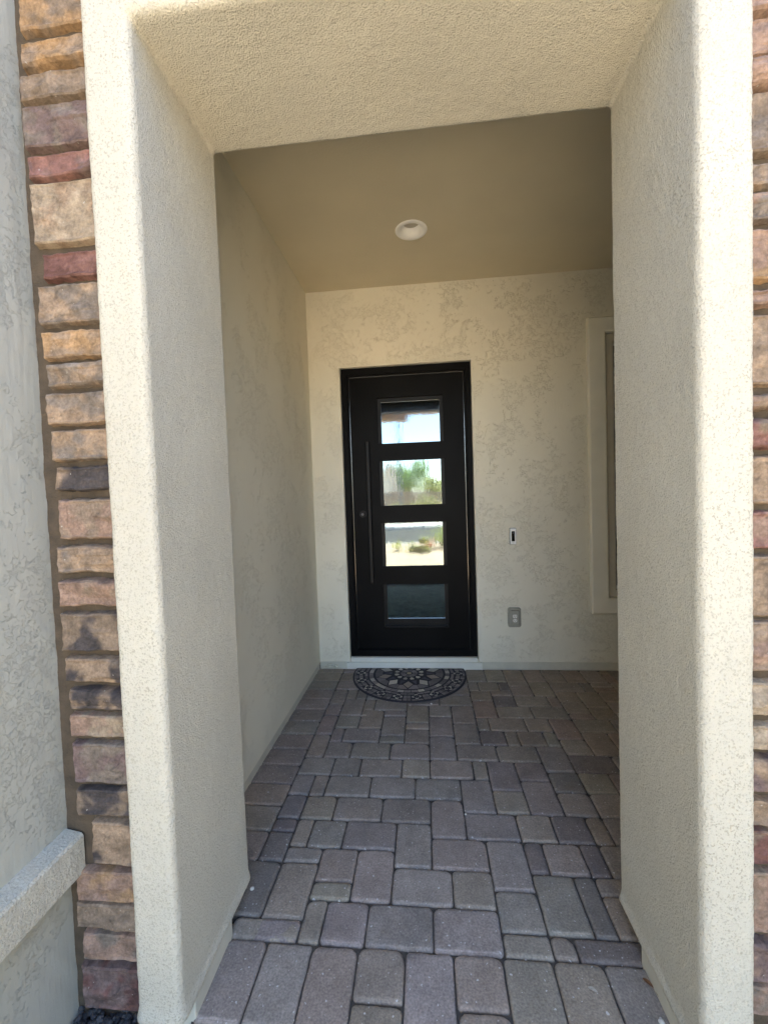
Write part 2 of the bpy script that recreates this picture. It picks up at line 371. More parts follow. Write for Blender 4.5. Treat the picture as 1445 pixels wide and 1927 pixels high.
        for ri, (a, b_) in enumerate(zip(rings, rings[1:])):
            kk = (0.75, 1.0, 1.06, 1.03)[ri]
            for i in range(n_):
                f = bm.faces.new([a[i], a[(i + 1) % n_], b_[(i + 1) % n_], b_[i]]); f.smooth = ri > 0
                
                near = 1 - sstep(0, .02, min(v.co.y for v in f.verts) - Y0)
                if near > .5 and ri == 3: f2 = kk * wear
                else: f2 = kk
                for l in f.loops:
                    q = f2 if (ri < 3 or l.vert not in ringset) else 1.0
                    l[lay] = (*[min(1, x * q) for x in cc], 1)
        f = bm.faces.new(rings[-1]); paint(f, lay, cc)
    o = link_bm('porch_paving', bm, M['paver']); tag(o, 'tumbled grey and brown concrete pavers on the porch floor', 'paving', kind='structure')
    sand = simple('joint_sand', (0.075, 0.064, 0.054), 0.97, vary=0.3, scale=90, bs=0.6, bd=0.003, bscale=200)
    bm = bmesh.new(); box(bm, -1.05, XR + .05, YB - .02, D + .1, -0.105, -0.0105); box(bm, XiL - .01, XiR + .01, 1.087, YB - .02, -0.105, -0.0105)
    o = link_bm('joint_sand', bm, sand); tag(o, 'dark sand bed showing in the paver joints', 'sand', kind='structure')
paving()

# ------------------------------------------------------------------ entry portal (pop-out stucco frame)
def portal():
    bm = bmesh.new()
    z0, zt = 0.055, 3.15
    pts = [(XoL, z0), (XiL, z0), (XiL, ZH), (XiR, ZH), (XiR, z0), (XoR, z0), (XoR, zt), (XoL, zt)]
    A = [bm.verts.new((x, YF, z)) for x, z in pts]; B = [bm.verts.new((x, YB, z)) for x, z in pts]
    quads = [(0, 1, 2, 7), (2, 3, 6, 7), (3, 4, 5, 6)]
    for q in quads:
        bm.faces.new([A[i] for i in q]); bm.faces.new([B[i] for i in q[::-1]])
    for i in range(8): j = (i + 1) % 8; bm.faces.new([A[j], A[i], B[i], B[j]])
    bmesh.ops.recalc_face_normals(bm, faces=bm.faces[:])
    def E(p, q):
        for e in p.link_edges:
            if e.other_vert(p) is q: return e
    inner = [E(A[1], A[2]), E(A[2], A[3]), E(A[3], A[4])]
    bmesh.ops.bevel(bm, geom=inner, offset=0.022, segments=5, affect='EDGES', profile=0.5)
    rest = [e for e in bm.edges if e.calc_length() > .3 and len(e.link_faces) == 2 and e.calc_face_angle() > 1.3]
    bmesh.ops.bevel(bm, geom=rest, offset=0.004, segments=1, affect='EDGES', profile=0.5)
    bmesh.ops.triangulate(bm, faces=bm.faces[:])
    me = bpy.data.meshes.new('tmp'); bm.to_mesh(me); bm.free()
    tmp = bpy.data.objects.new('tmp', me); COL.objects.link(tmp)
    md = tmp.modifiers.new('r', 'REMESH'); md.mode = 'VOXEL'; md.voxel_size = 0.0072
    dg = bpy.context.evaluated_depsgraph_get(); ev = tmp.evaluated_get(dg)
    bm = bmesh.new(); bm.from_mesh(ev.to_mesh()); ev.to_mesh_clear(); bpy.data.objects.remove(tmp)
    bm.normal_update()
    mv = []
    for v in bm.verts:
        c = v.co; h = 0.0015 * fbm(c.x, c.y, c.z, 5.5, 2, 2.0) + 0.0006 * nz(c.x, c.y, c.z, 30) + 0.0010 * nz(c.x, c.y, c.z, 110, 4)
        h += 0.008 * sstep(0.10, 0.055, c.z) * (1 if c.z > .05 else 0)
        mv.append(v.normal * h)
    for v, d in zip(bm.verts, mv):
        v.co += d
    root = empty('entry_portal', (-0.035, 1.25, 0.0), 'square cream stucco entry frame with two pillars and a header around the porch opening', 'entry portal')
    link_bm('stucco_frame', bm, M['portal'], root, smooth=True)
    bm = bmesh.new(); box(bm, XoL + .03, XiL + .004, YF + .06, 1.325, -0.10, 0.057, bev=.004)
    link_bm('footing', bm, M['curb'], root)
    bm = bmesh.new(); box(bm, XiR - .004, XoR - .03, YF + .06, 1.325, -0.10, 0.057, bev=.004)
    link_bm('footing', bm, M['curb'], root)
portal()

# ------------------------------------------------------------------ stone veneer walls
STC = {k: tuple(.76 * (x * .84 + .16 * sum(v) / 3) for x in v) for k, v in {'o': (0.50, 0.30, 0.135), 't': (0.44, 0.30, 0.185), 'l': (0.50, 0.38, 0.25), 'b': (0.33, 0.235, 0.155), 'm': (0.25, 0.165, 0.145), 'r': (0.36, 0.17, 0.135), 'R': (0.22, 0.095, 0.075),
       'g': (0.30, 0.235, 0.18), 'k': (0.11, 0.09, 0.085), 'x': (0.38, 0.27, 0.18), 'p': (0.43, 0.27, 0.185)}.items()}
def stone(bm, lay, x0, x1, z0, z1, yface, depth, col, col2, rnd, flip=1, patch=None, cell=.0042):
    """one rough-faced stone; front faces -Y"""
    nx_, nz_ = max(8, int((x1 - x0) / cell)), max(8, int((z1 - z0) / cell)); ph = rnd.uniform(0, 200)
    V = []
    planes = [(rnd.uniform(x0, x1), rnd.uniform(z0, z1), rnd.uniform(-.22, .22), rnd.uniform(-.55, .42), rnd.uniform(.004, .014)) for _ in range(max(5, int((x1 - x0) * (z1 - z0) / .0016)))]
    strata = [(rnd.uniform(z0, z1), rnd.uniform(.0015, .004)) for _ in range(rnd.choice((1, 2, 3)))]
    wl = rnd.uniform(.6, 1.2); lay_s = rnd.uniform(25, 60)
    for i in range(nx_ + 1):
        row = []
        for j in range(nz_ + 1):
            u_, v_ = i / nx_, j / nz_
            x = x0 + (x1 - x0) * u_; z = z0 + (z1 - z0) * v_
            eu = min(u_, 1 - u_) * (x1 - x0); ev = min(v_, 1 - v_) * (z1 - z0)
            # ragged outline
            x += (0.007 * nz(ph, z, 0, 16) + .004 * nz(ph, z, 0, 60)) * (1 - sstep(0, .03, u_ * (x1 - x0))) * 1.0
            z += (0.0050 * nz(x, ph, 1, 12) + .0035 * nz(x, ph, 1, 50)) * ((1 - sstep(0, .02, (1 - v_) * (z1 - z0))) + (1 - sstep(0, .02, v_ * (z1 - z0))))
            e = min(eu, ev)
            rise = sstep(-0.003, 0.0075, e) * depth if e > 0 else 0.0
            wx = x + .006 * nz(x, ph, z, 40); wz = z + .006 * nz(x, ph + 9, z, 40)
            rel = min(h_ + gx * (wx - xk) + gz * (wz - zk) for xk, zk, gx, gz, h_ in planes)
            for zs, am in strata: rel += am * sstep(-.001, .001, z - zs - .006 * nz(x * .6, ph, 0, 20))
            rel = max(-.008, rel) + .004 * fbm(x * .7, ph, z, 24, 3) + .0016 * nz(x, ph, z, 120)
            y = yface + depth - rise - (rel * sstep(0, .015, e))
            row.append(bm.verts.new((x, y, z)))
        V.append(row)
    for i in range(nx_):
        for j in range(nz_):
            f = bm.faces.new([V[i][j], V[i + 1][j], V[i + 1][j + 1], V[i][j + 1]]); f.smooth = False
            for l in f.loops:
                c = l.vert.co; t = sstep(-.15, .45, fbm(c.x, ph, c.z, 15, 3))
                if patch == 'corner': t = 1 - sstep(.015, .05, c.x - x0 + .3 * (z1 - c.z) + .02 * nz(c.x, ph, c.z, 30))
                cc = [col[q] * (1 - t) + col2[q] * t for q in range(3)]
                k = (1 + .24 * nz(c.x * .5, ph, c.z, 70) + .16 * nz(c.x, ph, c.z, 22)) * (1 - .38 * (1 - sstep(.0, .05, abs(nz(c.x * .35, ph, c.z, 34)))) * sstep(-.1, .2, nz(c.x, ph, c.z, 12)))
                l[lay] = (cc[0] * k, cc[1] * k, cc[2] * k, 1)
LEFT = [(-22, 47, 29, 'o', 'b'), (63, 117, 34, 'o', 't'), (127, 180, 30, 'b', 'g'), (188, 272, 37, 'm', 'g'), (282, 328, 45, 'r', 'm'), (335, 455, 53, 'l', 't'), (468, 520, 74, 'R', 'r'),
        (530, 608, 66, 'g', 't'), (617, 672, 73, 'o', 't'), (678, 725, 83, 'g', 't'), (735, 798, 82, 't', 'g'), (805, 866, 91, 't', 'g'), (876, 924, 100, 'k', 't', 'corner'), (938, 1016, 105, 'x', 'p'),
        (1027, 1080, 102, 't', 'g'), (1092, 1144, 104, 'p', 'x'), (1155, 1230, 110, 'b', 'k'), (1240, 1288, 119, 't', 'k'), (1298, 1340, 127, 'k', 't'), (1347, 1392, 127, 'l', 'p'), (1402, 1480, 134, 'g', 'm'),
        (1488, 1541, 139, 'k', 'b'), (1552, 1635, 168, 't', 'k'), (1643, 1704, 139, 'p', 'o'), (1706, 1756, 141, 'x', 'b'), (1763, 1815, 153, 'p', 'g'), (1825, 1908, 151, 'm', 'R')]
RIGHT = [(-30, 14, 'p'), (24, 96, 'p'), (101, 158, 'p'), (165, 283, 'b'), (300, 345, 't'), (355, 412, 'g'), (425, 525, 'o'), (540, 573, 'p'), (588, 725, 't'), (738, 770, 'p'), (785, 845, 'r'), (856, 950, 't'),
         (962, 1036, 'r'), (1046, 1165, 't'), (1170, 1268, 'x'), (1285, 1352, 'l'), (1366, 1416, 'l'), (1428, 1493, 'm'), (1510, 1562, 't'), (1567, 1635, 'R'), (1646, 1765, 'p'), (1777, 1857, 'm'), (1862, 1920, 'p')]
def stone_walls():
    rnd = random.Random(11); YFc = YM - .028
    for side in (0, 1):
        root = empty('stone_wall', (-0.95 if not side else 1.6, YM, -.11),
                     ('stacked tan and brown stone veneer wall between the left stucco wing and the entry portal' if not side else 'stacked pink and tan stone veneer wall along the right edge of the picture'), 'stone wall')
        bm = bmesh.new()
        if not side: box(bm, XW - .3, XoL + .02, YM, YB, -.11, ZTOP)
        else: box(bm, XoR - .02, 3.2, YM, YB, -.11, ZTOP)
        # make the mortar face slightly uneven
        bmesh.ops.subdivide_edges(bm, edges=[e for e in bm.edges if abs(e.verts[0].co.z - e.verts[1].co.z) > 1], cuts=160)
        for v in bm.verts:
            if v.co.y < YM + .001: v.co.y += .004 * nz(v.co.x, 0, v.co.z, 20)
        link_bm('mortar', bm, M['mortar'], root)
        bm = bmesh.new(); lay = col_layer(bm)
        if not side:
            for s in LEFT:
                xm = s[2] + 60
                z1 = atY(xm, s[0], YFc)[1]; z0 = atY(xm, s[1], YFc)[1]; x0 = atY(s[2], (s[0] + s[1]) / 2, YFc)[0]
                stone(bm, lay, x0, XoL + .012 - (.0 if rnd.random() < .6 else .008), z0, z1, YFc, .028, STC[s[3]], STC[s[4]], rnd, patch=s[5] if len(s) > 5 else None)
            z = atY(90, -30, YFc)[1] + .01
            while z < ZTOP - .05:
                h = rnd.choice([.07, .09, .12]); stone(bm, lay, XW + .04, XoL + .01, z, z + h, YFc, .028, STC[rnd.choice('otlb')], STC[rnd.choice('gtb')], rnd); z += h + .018
        else:
            zz = []
            for s in RIGHT:
                z1 = atY(1432, s[0], YFc)[1]; z0 = atY(1432, s[1], YFc)[1]; zz.append((z0, z1))
                x1 = XoR + rnd.uniform(.16, .30)
                stone(bm, lay, XoR + .0 + rnd.choice([0.002, .006, .010, .014]), x1, z0, z1, YFc, .028, STC[s[2]], STC[rnd.choice('gtbp')], rnd)
            # courses beyond, out of the picture: coarser copies of the same idea
            z = -.09
            while z < ZTOP - .04:
                h = rnd.choice([.065, .08, .10, .13]); x = XoR + .325
                while x < 2.1:
                    w_ = rnd.uniform(.14, .36); stone(bm, lay, x, min(x + w_, 2.14), z, z + h, YFc, .028, STC[rnd.choice('otlbpg')], STC[rnd.choice('gtb')], rnd, cell=.010); x += w_ + .011
                z += h + .011
        link_bm('stones', bm, M['stone'], root)
stone_walls()

# ------------------------------------------------------------------ left wing wall with sill
def wing():
    root = empty('wing_wall', (XW, 0, -.11), 'shade-toned grey skip-trowelled stucco wing wall at the left edge with a projecting sill', 'wall')
    bm = bmesh.new()
    box(bm, XW - .35, XW - .02, -3.0, YM + .1, -.11, ZTOP)
    link_bm('wall_core', bm, M['lace_wing_shaded'], root)
    bm = bmesh.new()
    ny_, nz_ = 110, 470; y0, y1 = .30, YM + .004; z0, z1 = -.11, 3.45
    ss = math.sin(.5); cs = math.cos(.5)
    V = []
    for i in range(ny_ + 1):
        row = []
        for j in range(nz_ + 1):
            y = y0 + (y1 - y0) * i / ny_; z = z0 + (z1 - z0) * j / nz_
            s = .5 + .5 * fbm(0, y, z, 3.2, 2, 7) + .42 * fbm(0, y, z, 26, 4, 1)
            plate = sstep(.36, .42, s)
            a = (y * cs + z * ss) if z < 1.9 else y
            h = .0006 * plate + .0012 * nz(0, a * 5.5, z * .4 + 3, 6) + .0005 * nz(0, y, z, 130) * (1.6 - plate) + .0035 * nz(0, y, z, 2.4, 9)
            yy = y + (.004 * nz(0, 5, z, 14) + .003 * nz(0, 5, z, 45) if i == ny_ else 0)
            row.append(bm.verts.new((XW - .004 + h, yy, z)))
        V.append(row)
    for i in range(ny_):
        for j in range(nz_): f = bm.faces.new([V[i][j], V[i][j + 1], V[i + 1][j + 1], V[i + 1][j]]); f.smooth = True
    bmesh.ops.reverse_faces(bm, faces=bm.faces[:])
    box(bm, XW - .02, XW - .0045, -3.0, .30, -.11, ZTOP)
    link_bm('stucco_face', bm, M['lace_wing_shaded'], root)
    # sill: slopes slightly, ends against the stone
    bm = bmesh.new()
    xo = XW + .052; zt, zb = .512, .388
    prof = [(XW - .01, zt + .004), (xo - .006, zt - .006), (xo, zt - .014), (xo + .001, zb + .006), (xo - .006, zb), (XW - .01, zb - .004)]
    n_ = 150; rings = []
    for i in range(n_ + 1):
        y = -1.2 + (YM - .006 + 1.2) * (i / n_)
        rings.append([bm.verts.new((x + .0015 * nz(x, y, z, 30), y, z + .002 * nz(x, y, z, 22))) for x, z in prof])
    for a, b in zip(rings, rings[1:]):
        for k in range(len(prof)): f = bm.faces.new([a[k], a[(k + 1) % 6], b[(k + 1) % 6], b[k]])
    bm.faces.new(rings[0]); bm.faces.new(rings[-1][::-1]); bmesh.ops.recalc_face_normals(bm, faces=bm.faces[:])
    link_bm('sill', bm, M['sill'], root)
wing()
# unseen wall added on the right to dim the left wing wall
o = mkbox('added_blocker_wall', (2.15, 2.5, -3.0, YM - .04, -.11, ZTOP), M['lace_wing_shaded']); tag(o, 'added stucco wall on the right, out of view, holding light off the left wing', 'wall')

# ------------------------------------------------------------------ porch interior walls, ceiling
o = mkbox('side_wall', (XL - .14, XL, YB + .002, D + .0, 0.055, ZC), M['lace_side']); tag(o, 'shaded skip-trowelled stucco wall along the left side of the porch', 'wall')
o.name = 'side_wall'
cb = mkbox('footing', (XL - .14, XL - .006, YB + .002, D, -.10, .057), M['curb'], o)
o = mkbox('side_wall', (XR, XR + .15, YB + .002, D, -.10, ZC), M['lace_side']); tag(o, 'stucco wall closing the right side of the porch out of sight behind the right pillar', 'wall')
DX0, DX1, DZ0, DZ1 = -.678, .404, .092, 2.552
WX0, WX1, WZ0, WZ1 = 1.434, 2.05, .593, 2.69
def door_wall():
    root = empty('door_wall', (0, D, 0), 'cream skip-trowelled stucco wall holding the black door and the window', 'wall')
    bm = bmesh.new()
    slab_xz(bm, XL, XR, .055, ZC, D, D + .22, [(DX0, DX1, .055, DZ1), (WX0, WX1, WZ0, WZ1)])
    es = [e for e in bm.edges if len(e.link_faces) == 2 and e.calc_face_angle() > 1.2 and
          all(abs(v.co.y - D) < 1e-4 for v in e.verts) and not all(v.co.x in (XL, XR) for v in e.verts) and
          all(XL + .01 < v.co.x < XR - .01 or abs(v.co.z - .055) < 1e-4 for v in e.verts) and not all(abs(v.co.z - ZC) < 1e-4 for v in e.verts)]
    bmesh.ops.bevel(bm, geom=es, offset=.009, segments=3, affect='EDGES', profile=.5)
    link_bm('stucco_face', bm, M['lace_back'], root)
    link_bm('footing', (lambda b: (box(b, XL, XR, D + .006, D + .2, -.10, .057), b)[1])(bmesh.new()), M['curb'], root)
    bm = bmesh.new(); box(bm, DX0 - .03, DX1 + .03, D - .012, D + .34, -.10, .0545, bev=.004)
    box(bm, DX0 + .003, DX1 - .003, D + .004, D + .34, .0546, DZ0, bev=.004)
    link_bm('threshold', bm, M['sillpaint'], root)
door_wall()
o = mkbox('porch_ceiling', (XL - .14, XR + .15, YB - .05, D + .22, ZC, ZC + .12), M['ceiling']); tag(o, 'flat tan painted porch ceiling', 'ceiling')
# (the portal body stops below: close the wall above it)
o = mkbox('facade_wall', (XoL - .0, XoR + .0, YM + .02, YB - .06, 3.14, ZTOP), M['lace_back']); tag(o, 'stucco house wall above the entry portal', 'wall')
def roof():
    bm = bmesh.new(); box(bm, -5.5, 5.5, .95, 7.2, ZTOP, ZTOP + .25); box(bm, -5.5, XW + .1, -3.2, .949, ZTOP, ZTOP + .25); box(bm, 2.1, 5.5, -3.2, .949, ZTOP, ZTOP + .25)
    o = link_bm('house_roof', bm, M['roof'], base=(0, 4, ZTOP)); tag(o, 'low tiled house roof above the porch', 'roof')
roof()

# ------------------------------------------------------------------ front door
def front_door():
    y0 = D + .032
    root = empty('front_door', (-.136, y0, DZ0), 'tall black iron front door with four stacked glass panes and a long pull bar', 'door')
    fx0, fx1, fz0, fz1 = DX0 + .003, DX1 - .003, DZ0, DZ1 - .003
    lx0, lx1, lz0, lz1 = -.612, .342, .150, 2.478
    bm = bmesh.new()
    slab_xz(bm, fx0, fx1, fz0, fz1, y0, y0 + .12, [(lx0 - .022, lx1 + .022, lz0 - .008, lz1 + .022)])
    # stepped stop inside the frame
    def ring(x0, x1, z0, z1, t, ya, yb, bev=.002):
        box(bm, x0, x0 + t, ya, yb, z0, z1, bev); box(bm, x1 - t, x1, ya, yb, z0, z1, bev)
        box(bm, x0 + t, x1 - t, ya, yb, z1 - t, z1, bev); box(bm, x0 + t, x1 - t, ya, yb, z0, z0 + t * .6, bev)
    ring(lx0 - .0215, lx1 + .0215, lz0 - .0075, lz1 + .0215, .010, y0 - .008, y0 + .11, .003)
    ring(lx0 - .011, lx1 + .011, lz0 - .003, lz1 + .011, .007, y0 + .008, y0 + .10, .002)
    link_bm('door_frame', bm, M['iron'], root)
    # leaf
    yl = y0 + .022
    holes = [(-.378, .169, a, b) for a, b in ((.330, .709), (.866, 1.238), (1.387, 1.767), (1.914, 2.299))]
    bm = bmesh.new(); slab_xz(bm, lx0, lx1, lz0, lz1, yl, yl + .026, holes)
    es = [e for e in bm.edges if len(e.link_faces) == 2 and e.calc_face_angle() > 1.2 and all(abs(v.co.y - yl) < 1e-4 for v in e.verts)]
    bmesh.ops.bevel(bm, geom=es, offset=.0022, segments=2, affect='EDGES')
    leaf = link_bm('door_leaf', bm, M['iron'], root)
    # hinged glazing sash behind the leaf: a border all round one tall opening
    bm = bmesh.new(); ys = yl + .028
    box(bm, -.42, -.350, ys, ys + .03, .26, 2.37, .002); box(bm, .143, .21, ys, ys + .03, .26, 2.37, .002)
    box(bm, -.350, .143, ys, ys + .03, 2.268, 2.37, .002); box(bm, -.350, .143, ys, ys + .03, .26, .404, .002)
    for a, b in ((.722, .853), (1.251, 1.373), (1.780, 1.901)): box(bm, -.350, .143, ys + .001, ys + .03, a, b)
    link_bm('glazing_sash', bm, M['iron2'], root)
    yg = ys + .012
    for a, b in ((.4045, .7215), (.8535, 1.2505), (1.3735, 1.7795), (1.9015, 2.2675)):
        bm = bmesh.new(); box(bm, -.3495, .1425, yg, yg + .006, a, b)
        link_bm('glass_pane', bm, M['glass'], root)
    # sill ledge under the lowest pane
    link_bm('ledge', (lambda b: (box(b, -.376, .166, yl + .004, ys, .331, .352, .003), b)[1])(bmesh.new()), M['iron2'], root)
    # pull bar with two posts
    yb = yl - .05
    bm = bmesh.new(); xb = -.466
    box(bm, xb - .015, xb + .015, yb - .012, yb + .012, .736 + .0, 1.928, .005)
    link_bm('pull_bar', bm, M['iron2'], root, smooth=False)
    for z in (.955, 1.716):
        bm = bmesh.new(); cyl(bm, (xb + .002, yb + .010, z), (0, 1, 0), .009, .041, 16)
        link_bm('post', bm, M['iron2'], root, smooth=False)
    bm = bmesh.new(); cyl(bm, (-.533, yl - .006, 1.32), (0, 1, 0), .032, .007, 32); cyl(bm, (-.533, yl - .016, 1.32), (0, 1, 0), .021, .012, 32, .026)
    dl = link_bm('deadbolt', bm, M['iron2'], root)
    bm = bmesh.new(); cyl(bm, (-.533, yl - .0185, 1.32), (0, 1, 0), .011, .004, 20); box(bm, -.5340, -.532, yl - .0192, yl - .0182, 1.313, 1.327)
    link_bm('keyhole', bm, M['bellrim'], dl)
front_door()

# ------------------------------------------------------------------ window at the right
def window():
    root = empty('window', ((WX0 + WX1) / 2, D, WZ0), 'tall window with a wide cream stucco surround half hidden by the right pillar', 'window')
    t = .130
    def ringpart(name, mat, parent, o_, h_, ya, yb, bev, seg):
        bm = bmesh.new(); slab_xz(bm, o_[0], o_[1], o_[2], o_[3], ya, yb, [h_])
        es = [e for e in bm.edges if len(e.link_faces) == 2 and e.calc_face_angle() > 1.2 and all(abs(v.co.y - ya) < 1e-4 for v in e.verts)]
        bmesh.ops.bevel(bm, geom=es, offset=bev, segments=seg, affect='EDGES', profile=.5)
        return link_bm(name, bm, mat, parent)
    ringpart('surround', M['trim'], root, (WX0 - t, WX1 + t, WZ0 - .125, WZ1 + .117), (WX0 + .003, WX1 - .003, WZ0 + .003, WZ1 - .003), D - .045, D - .001, .012, 3)
    fr = ringpart('window_frame', M['sash'], root, (WX0 + .002, WX1 - .002, WZ0 + .002, WZ1 - .002), (WX0 + .075, WX1 - .075, WZ0 + .06, WZ1 - .06), D + .012, D + .10, .004, 2)
    ringpart('bead', M['bead'], fr, (WX0 + .0755, WX1 - .0755, WZ0 + .0605, WZ1 - .0605), (WX0 + .088, WX1 - .088, WZ0 + .085, WZ1 - .085), D + .03, D + .06, .002, 1)
    bm = bmesh.new(); box(bm, WX0 + .0885, WX1 - .0885, D + .045, D + .05, WZ0 + .0855, WZ1 - .0855)
    link_bm('pane', bm, simple('window_glass_dark', (.05, .055, .055), .08, vary=.05), fr)
window()

# ------------------------------------------------------------------ small fittings
def rrect(bm, x0, x1, z0, z1, r, y0, y1, n=5, bev=0.0):
    pts = []
    for cx, cz, a0 in ((x1 - r, z1 - r, 0), (x0 + r, z1 - r, 90), (x0 + r, z0 + r, 180), (x1 - r, z0 + r, 270)):
        for i in range(n + 1): a = math.radians(a0 + 90 * i / n); pts.append((cx + r * math.cos(a), cz + r * math.sin(a)))
    cx, cz = (x0 + x1) / 2, (z0 + z1) / 2
    A = [bm.verts.new((x, y1, z)) for x, z in pts]; B = [bm.verts.new((x, y0 + bev, z)) for x, z in pts]
    rings = [A, B]
    if bev:
        kx = 1 - 2 * bev / (x1 - x0); kz = 1 - 2 * bev / (z1 - z0)
        rings.append([bm.verts.new((cx + (x - cx) * kx, y0, cz + (z - cz) * kz)) for x, z in pts])
    n_ = len(pts)
    for a, b in zip(rings, rings[1:]):
        for i in range(n_): bm.faces.new([a[i], a[(i + 1) % n_], b[(i + 1) % n_], b[i]])
    bm.faces.new(rings[-1]); bm.faces.new(A[::-1]); bmesh.ops.recalc_face_normals(bm, faces=bm.faces[:])
def doorbell():
    root = empty('doorbell', (.704, D, 1.042), 'slim white video doorbell with a black centre strip on the wall right of the door', 'doorbell')
    bm = bmesh.new(); rrect(bm, .678, .730, 1.040, 1.173, .006, D - .020, D + .001, bev=.003); link_bm('housing', bm, M['bellrim'], root)
    bm = bmesh.new(); rrect(bm, .6800, .7280, 1.0420, 1.1710, .005, D - .0225, D - .0195, bev=.0015); link_bm('faceplate', bm, M['bellwhite'], root)
    bm = bmesh.new(); rrect(bm, .6915, .7165, 1.066, 1.148, .003, D - .0240, D - .0222, bev=.0008); link_bm('camera_panel', bm, M['bellblack'], root)
    bm = bmesh.new(); cyl(bm, (.704, D - .0252, 1.134), (0, 1, 0), .006, .0016, 20); link_bm('lens', bm, M['bellrim'], root)
    bm = bmesh.new(); box(bm, .699, .711, D - .0230, D - .0224, 1.0515, 1.0535); link_bm('mark', bm, M['outlet'], root)
doorbell()
def outlet():
    root = empty('outdoor_outlet', (.703, D, .354), 'grey weatherproof outlet with two pale sockets low on the wall', 'outlet')
    bm = bmesh.new(); rrect(bm, .650, .755, .354, .517, .018, D - .014, D + .001, bev=.006)
    for k in range(6): rrect(bm, .6475, .654, .385 + k * .016, .393 + k * .016, .002, D - .022, D)
    link_bm('base_plate', bm, M['outlet'], root)
    bm = bmesh.new(); cyl(bm, (.702, D - .0318, .4335), (0, 1, 0), .0028, .002, 12); link_bm("screw", bm, M["bellrim"], root)
    bm = bmesh.new(); rrect(bm, .668, .742, .372, .500, .010, D - .030, D - .012, bev=.007)
    link_bm('raised_body', bm, M['outlet'], root)
    for z0, z1, rr in ((.437, .466, .008), (.402, .431, .014)):
        bm = bmesh.new(); rrect(bm, .686, .718, z0, z1, rr, D - .0345, D - .0295, bev=.001)
        s_ = link_bm('socket', bm, M['outface'], root)
        bm = bmesh.new()
        for dx in (-.006, .006): box(bm, .702 + dx - .001, .702 + dx + .001, D - .0352, D - .0347, (z0 + z1) / 2 - .002, (z0 + z1) / 2 + .007)
        cyl(bm, (.702, D - .0352, (z0 + z1) / 2 - .008), (0, 1, 0), .0022, .0006, 12)
        link_bm('slot', bm, M['bellblack'], s_)
outlet()
def can_light():
    c = (-.036, 2.828, ZC)
    root = empty('recessed_light', (c[0], c[1], ZC - .01), 'round white recessed ceiling light, switched off', 'ceiling light')
    bm = bmesh.new(); lathe(bm, c, [(.104, .0), (.104, -.004), (.101, -.008), (.088, -.009), (.078, -.006), (.075, -.004)])
    link_bm('trim_ring', bm, M['white'], root, smooth=True)
    bm = bmesh.new(); lathe(bm, c, [(.0755, -.004), (.073, -.0035), (.066, .020), (.056, .045), (.054, .046)])
    link_bm('baffle', bm, M['baffle'], root, smooth=True)
    bm = bmesh.new(); r = lathe(bm, c, [(.054, .0455), (.030, .045)]); bm.faces.new(r[-1])
    link_bm('lens', bm, M['lens'], root)
can_light()
# open the ceiling for the can
def cut_ceiling():
    o = bpy.data.objects['porch_ceiling']; me = o.data; b = o.location
    bm = bmesh.new(); X0, X1, Y0, Y1 = XL - .14, XR + .15, YB - .05, D + .22; cx, cy, r = -.036, 2.828, .090
    n = 48; hole = [(cx + r * math.cos(2 * math.pi * i / n), cy + r * math.sin(2 * math.pi * i / n)) for i in range(n)]
    s = .16; sq = []
    for i in range(n):
        a = 2 * math.pi * i / n; k = s / max(abs(math.cos(a)), abs(math.sin(a))); sq.append((cx + k * math.cos(a), cy + k * math.sin(a)))
    for z, top in ((ZC, 0), (ZC + .12, 1)):
        hs = [bm.verts.new((x, y, z)) for x, y in hole] if not top else None
        if not top:
            ss = [bm.verts.new((x, y, z)) for x, y in sq]
            for i in range(n): bm.faces.new([hs[i], hs[(i + 1) % n], ss[(i + 1) % n], ss[i]])
            up_ = [bm.verts.new((x, y, z + .05)) for x, y in hole]
            for i in range(n): bm.faces.new([hs[i], up_[i], up_[(i + 1) % n], hs[(i + 1) % n]])
            rect_with_holes(bm, X0, X1, Y0, Y1, [(cx - s, cx + s, cy - s, cy + s)], lambda a, c_: (a, c_, ZC))
        else:
            bm.faces.new([bm.verts.new(p) for p in ((X0, Y0, z), (X1, Y0, z), (X1, Y1, z), (X0, Y1, z))])
    for v in bm.verts: v.co -= b
    bm.to_mesh(me); bm.free()
cut_ceiling()

